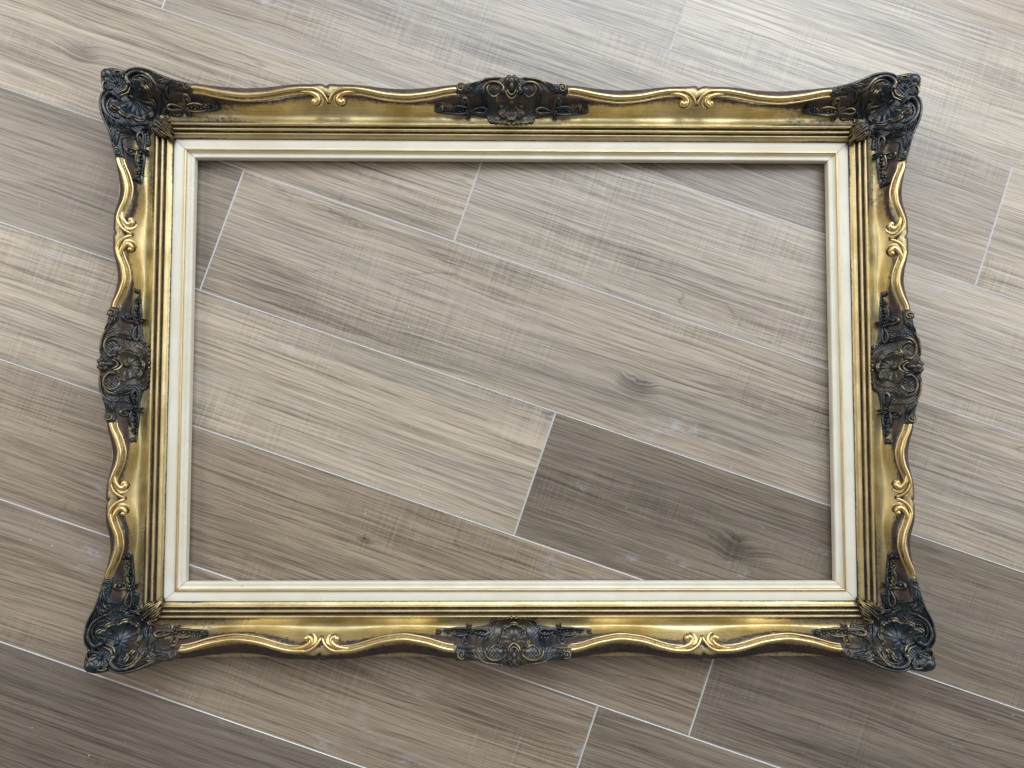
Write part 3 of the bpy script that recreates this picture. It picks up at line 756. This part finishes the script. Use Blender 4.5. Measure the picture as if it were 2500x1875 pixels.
def mid_parts():
    G = ground_mid; GL = lambda x, y: ground_mid(x, y) + .0026
    out = {}
    poly, fl = densify(poly_m, outer_m)
    V, F, w = patch('centre_ornament', poly, G, fl, carve=carve_mid)
    out['body'] = mesh('centre_ornament', V, F, [M_PAT], wear=w)
    b = MB(GL); b.shell((0, .0745), math.radians(-90), math.radians(215), .0225, 5, h=.0055, wear=.55, dish=.6)
    b.blob((0, .0735), .0042, .0056, .0068, wear=.35)
    out['shell'] = b.build('shell', M_PAT, None)
    b = MB(GL)   # arched bands and the drop below the shell
    b.tube([(-.0085, .0835), (-.0060, .0785), (0, .0755), (.0060, .0785), (.0085, .0835)], [.0010, .0017, .0020, .0017, .0010], lift=3.0, wear=.75)
    b.tube([(-.0062, .0850), (-.0042, .0812), (0, .0790), (.0042, .0812), (.0062, .0850)], [.0009, .0014, .0017, .0014, .0009], lift=3.2, wear=.85)
    b.blob((0, .0900), .0042, .0075, .0070, wear=.35); b.blob((0, .0975), .0052, .0062, .0052, wear=.35); b.blob((.0036, .1020), .0036, .0040, .0030, wear=.4); b.blob((-.0036, .1020), .0036, .0040, .0030, wear=.4)
    for sg in (1, -1):
        b.leaf([(sg * .0020, .0900), (sg * .0075, .0955), (sg * .0110, .0990)], .0028, .0034, wear=.5)
        b.tube([(sg * .0035, .0900), (sg * .0060, .0960), (sg * .0050, .1010)], [.0010, .0015, .0010], lift=2.0, wear=.5)
    out['drop'] = b.build('drop', M_PAT, None)
    for key, sg in (('scroll_a', 1), ('scroll_b', -1)):
        b = MB(GL); f = lambda l: [(sg * x, y) for x, y in l]
        b.tube(f([(.0120, .0840), (.0115, .0885), (.0185, .0940), (.0290, .0950), (.0375, .0900), (.0395, .0820), (.0370, .0735)]), [.0024, .0018, .0018, .0018, .0018, .0016, .0009], lift=1.2, wear=.62)
        b.blob(f([(.0120, .0840)])[0], .0040, .0040, .0060, wear=.35)
        b.tube(f([(.0186, .0802), (.0246, .0780), (.0320, .0815), (.0345, .0870), (.0310, .0920)]), [.0018, .0016, .0016, .0014, .0008], lift=1.2, wear=.62)
        b.blob(f([(.0180, .0808)])[0], .0024, h=.0040, wear=.6)
        b.blob(f([(.0255, .0870)])[0], .0018, h=.0022, wear=.3)
        b.leaf(f([(.0390, .0820), (.0375, .0750), (.0340, .0690)]), .0022, .0026, wear=.55)
        b.leaf(f([(.0400, .0850), (.0420, .0780), (.0400, .0710)]), .0020, .0024, wear=.5)
        b.tube(f([(.0640, .0850), (.0560, .0885), (.0480, .0930), (.0380, .0985), (.0260, .1005), (.0150, .1015)]), [.0010, .0015, .0016, .0018, .0018, .0010], lift=.7, wear=.6)
        b.spiral(f([(.0708, .0885)])[0], .0058, 2.2 if sg > 0 else .9, 1.4, .0014, wear=.8, flip=-sg)
        b.leaf(f([(.0655, .0850), (.0590, .0850), (.0530, .0890)]), .0026, .0026, wear=.65)
        b.leaf(f([(.0600, .0880), (.0530, .0920), (.0460, .0960)]), .0024, .0024, wear=.55)
        out[key] = b.build('scroll', M_PAT, None)
    b = MB(lambda x, y: ground_mid(x, y) + .0020)    # cresting against the reeds
    for sg in (1, -1):
        b.tube([(sg * .0320, .0555), (sg * .0310, .0520), (sg * .0270, .0500), (sg * .0200, .0485), (sg * .0120, .0475), (sg * .0060, .0462)], [.0009, .0013, .0012, .0012, .0012, .0012], lift=.8, wear=.75)
        for x, y in ((.0280, .0480), (.0210, .0465), (.0140, .0462), (.0080, .0455)):
            b.leaf([(sg * (x - .003), y + .001), (sg * x, y), (sg * (x + .003), y - .0002)], .0013, .0018, wear=.9)
        b.blob((sg * .0035, .0455), .0022, h=.0034, wear=.9)
        b.blob((sg * .0325, .0555), .0018, h=.0030, wear=.8)
    b.leaf([(0, .0500), (0, .0470), (0, .0448)], .0015, .0022, wear=.8)
    out['cresting'] = b.build('cresting', M_PAT, None)
    for key, sg in (('spray_a', 1), ('spray_b', -1)):
        f = lambda l: [(sg * (.0700 - q), p - .0050) for p, q in l]     # the corner spray turned along the rail
        out[key] = spray(lambda l: [(sg * (.0650 - y), x - .0050) for x, y in l], lambda x, y: ground_mid(x, y) + .0004, wear=.45).build('flower_spray', M_PAT, None)
    return out
MP = mid_parts()
for side in ('top', 'bottom', 'left', 'right'):
    c = bpy.data.objects.new('centre_ornament', MP['body']); link(c, frame)
    if side == 'top': c.location = (-.0020, SY, 0)
    if side == 'bottom': c.location = (.0025, -SY, 0); c.rotation_euler = (0, 0, math.pi)
    if side == 'right': c.location = (SX + XO, 0, 0); c.rotation_euler = (0, 0, -math.pi / 2)
    if side == 'left': c.location = (-SX - XO, .001, 0); c.rotation_euler = (0, 0, math.pi / 2)
    for nm, key in (('shell', 'shell'), ('drop', 'drop'), ('scroll', 'scroll_a'), ('scroll', 'scroll_b'), ('cresting', 'cresting'), ('flower_spray', 'spray_a'), ('flower_spray', 'spray_b')):
        link(bpy.data.objects.new(nm, MP[key]), c)

# ---------------------------------------------------------------- gilt S borders between the ornaments
def border(side, sg, inner):
    """one swept piece from an ornament to the notch; sg = which half, inner = between centre and notch"""
    r = RAILS[side]; L = (r['n'] - r['c']) if inner else (r['hl'] - r['n'])
    def W2(d, a):
        s = r['n'] - d if inner else r['n'] + d
        x, y, _ = to_world(side, sg * s, a, 0); return (x, y)
    ds = np.linspace(L, .020, 46)
    main = [(d, float(smooth_crest(d, L, r['depth'], r['top'], r['end'])) - .0012) for d in ds]
    t0 = r['top']
    main += [(.014, t0 - .0035), (.0085, t0 - .0070), (.0045, t0 - .0115), (.0018, t0 - .0165), (.0010, t0 - .0200)]
    def zline(pts, f): return [ZC - f for _ in pts]
    flat = lambda x, y: np.full(np.shape(x), 0.0)
    b = MB(flat)
    P = [W2(d, a) for d, a in main]
    nz = len(main); zz = [.0545] * (nz - 4) + [.0540, .0525, .0500, .0470]
    b.tube(P, [.0026, .0029, .0031, .0032, .0031, .0029, .0029, .0028, .0024, .0015], h=1.0, lift=.3, seg=10, n=110, wear=0, z=zz)
    # thin inner bead running beside the crest
    bead = [(d, a - .0060) for d, a in main[:-5]]
    b.tube([W2(d, a) for d, a in bead], [.0012, .0014, .0014, .0013, .0010], h=1.0, lift=.4, seg=8, n=90, wear=0, z=[.0508] * 8)
    for i in range(len(b.w)): b.w[i] = 0.0
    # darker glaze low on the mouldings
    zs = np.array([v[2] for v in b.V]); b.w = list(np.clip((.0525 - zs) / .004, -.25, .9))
    me = b.build('scroll_border', M_BRIGHT, None, 'glaze_shade')
    o = link(bpy.data.objects.new('scroll_border', me), frame)
    b = MB(flat)
    v = [(.038, t0 - .0050), (.029, t0 - .0056), (.0205, t0 - .0078), (.0148, t0 - .0118), (.0140, t0 - .0160), (.0172, t0 - .0188), (.0208, t0 - .0176)]
    b.tube([W2(d, a) for d, a in v], [.0012, .0022, .0030, .0034, .0035, .0036, .0036, .0026], h=.95, lift=.2, seg=10, n=46, wear=0, z=[.0528, .0530, .0525, .0508, .0495, .0490, .0492])
    for k_, (dd, aa) in enumerate(((0, 0), (.0030, -.0016))):
        v = [(.0235 - dd * .4, t0 - .0042 + aa), (.0150 - dd * .5, t0 - .0072 + aa), (.0098 - dd * .6, t0 - .0118), (.0090 - dd * .5, t0 - .0170), (.0118 - dd * .2, t0 - .0215 + aa * .5), (.0160, t0 - .0232 + aa * .5)]
        b.tube([W2(d, a) for d, a in v], [.0007, .0013, .0015, .0015, .0012, .0006], h=1.0, lift=.2, seg=8, n=26, wear=0, z=[.0532, .0526, .0508, .0484, .0462, .0458])
    c = W2(.0206, t0 - .0172)
    b.g = lambda x, y: np.full(np.shape(x), .0490); b.blob(c, .0040, .0040, h=.0044, wear=0)
    # back of the volute so no gap shows below it
    c = W2(.0160, t0 - .0130); b.g = lambda x, y: np.full(np.shape(x), .0420); b.blob(c, .0088, .0085, h=.0075)
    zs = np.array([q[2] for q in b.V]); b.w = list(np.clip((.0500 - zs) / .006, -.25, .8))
    me = b.build('volute', M_BRIGHT, None, 'glaze_shade')
    link(bpy.data.objects.new('volute', me), o)
for side in ('top', 'bottom', 'left', 'right'):
    for sg in (-1, 1):
        for inner in (True, False): border(side, sg, inner)

# ---------------------------------------------------------------- floor of vinyl planks
TH = -0.32839; V0 = 0.3353; PW = 0.18683
tu = np.array([math.cos(TH), math.sin(TH)]); tv = np.array([-tu[1], tu[0]])
floor = empty('floor'); floor['kind'] = 'structure'
def plank_mesh(L, Wd, bev=.00115, dep=.0009):
    hx, hy = L / 2, Wd / 2; g = .00012
    V = []
    for x, y, z in ((hx - g, hy - g, -.004), (hx - g, hy - g, -dep), (hx - bev, hy - bev, 0)):
        V += [(-x, -y, z), (x, -y, z), (x, y, z), (-x, y, z)]
    F = []; fm = []
    for lv in (0, 1):
        for i in range(4):
            j = (i + 1) % 4; F.append((lv * 4 + i, lv * 4 + j, (lv + 1) * 4 + j, (lv + 1) * 4 + i)); fm.append(1)
    F.append((8, 9, 10, 11)); fm.append(0)
    return mesh('plank', V, F, [M_PLANK, M_BEVEL], fm=fm, smooth=False)
PLEN = 1.2605
PM = plank_mesh(PLEN, PW)
BUTT = {-1: .0674, 0: .6010, 1: -.1405, 2: -.4637, 3: .0796, 4: .4046, 5: .2695, 6: .40, -2: .95, 7: -.2, -3: -.3}
TONE = {(-2, -1): (.78, .71, .66), (-2, 0): (.78, .71, .66), (-1, -1): (.84, .82, .82), (-1, 0): (.98, .96, .95),
        (0, -2): (.98, .95, .92), (0, -1): (.80, .77, .76), (0, 0): (.94, .92, .90), (1, -1): (.92, .90, .88), (1, 0): (.90, .89, .90),
        (2, -1): (.60, .575, .57), (2, 0): (.90, .88, .87), (3, -1): (1.04, 1.02, .99), (3, 0): (.52, .49, .465),
        (4, -1): (.74, .68, .62), (4, 0): (.52, .49, .475), (5, -1): (.76, .70, .64), (5, 0): (.56, .525, .50), (6, -1): (.44, .41, .40), (6, 0): (.50, .48, .47), (6, -2): (.44, .41, .40)}  # own plank tones; lower rows darkened further to paint the light's falloff
KNOT = {(1, -1): (-.7475, .2364, .010), (2, 0): (.1791, .0333, .0090), (3, 0): (.3897, -.1429, .012), (4, -1): (-.12, -.30, .003)}
base_cols = [(1, 1, 1), (.86, .84, .82), (1.08, 1.06, 1.03), (.72, .69, .67), (.95, .93, .92)]
for row in range(-11, 15):
    vc = V0 - (row - .5) * PW
    u0 = BUTT.get(row, random.uniform(-.6, .6))
    for k in range(-3, 3):
        uc = u0 + (k + .5) * PLEN
        c = tu * uc + tv * vc
        if abs(c[0]) > 3.0 or abs(c[1]) > 2.6: continue
        o = bpy.data.objects.new('plank', PM); link(o, floor)
        o.location = (c[0], c[1], 0); o.rotation_euler = (0, 0, TH)
        col = TONE.get((row, k), base_cols[(row * 7 + k * 3) % 5])
        o.color = (*col, 1)
        kn = KNOT.get((row, k))
        if kn: o['knot'] = [kn[0] - uc, kn[1] - vc, kn[2]]
        else: o['knot'] = [9.0, 9.0, 0.0]
me = mesh('subfloor', [(-4, -4, -.0045), (4, -4, -.0045), (4, 4, -.0045), (-4, 4, -.0045)], [(0, 1, 2, 3)], [M_UNDER], smooth=False)
link(bpy.data.objects.new('subfloor', me), floor)

# ---------------------------------------------------------------- bits lying on the floor

def grit(parent=None):
    spots = [(-.4, .30), (.545, .11), (.42, -.33)]
    b = MB(lambda x, y: np.zeros(np.shape(x)))
    for k in range(90):
        x, y = random.uniform(-.78, .78), random.uniform(-.62, .60)
        if abs(x) > .44 and abs(x) < .59 and abs(y) < .42 or abs(y) > .285 and abs(y) < .42 and abs(x) < .59: continue
        r = random.choice((.0004, .0005, .0007, .0010))
        b.blob((x, y), r, r * random.uniform(.6, 1), r * .8, random.uniform(0, 3))
    for x, y in ((-.683, -.115 - .13), (.315, -.142), (-.735, -.31), (-.50, -.455), (.60, -.235), (.585, -.0), (.70, .185), (-.15, .06)): b.blob((x, y), .0013, .0009, .0009, random.uniform(0, 3))
    me = mesh('grit', b.V, b.F, [M_GRIT])
    o = link(bpy.data.objects.new('grit', me)); o['kind'] = 'stuff'; o['label'] = 'tiny white crumbs scattered over the plank floor'; o['category'] = 'grit'
grit()
b = MB(lambda x, y: np.zeros(np.shape(x)) + .0003)
b.tube([(.592, -.075), (.640, -.105), (.690, -.135), (.745, -.170)], [.00016, .00022, .00016], lift=1, n=30, seg=5)
o = link(bpy.data.objects.new('thread', mesh('thread', b.V, b.F, [M_HAIR])))
o['label'] = 'fine pale thread lying on the planks to the right of the frame'; o['category'] = 'thread'
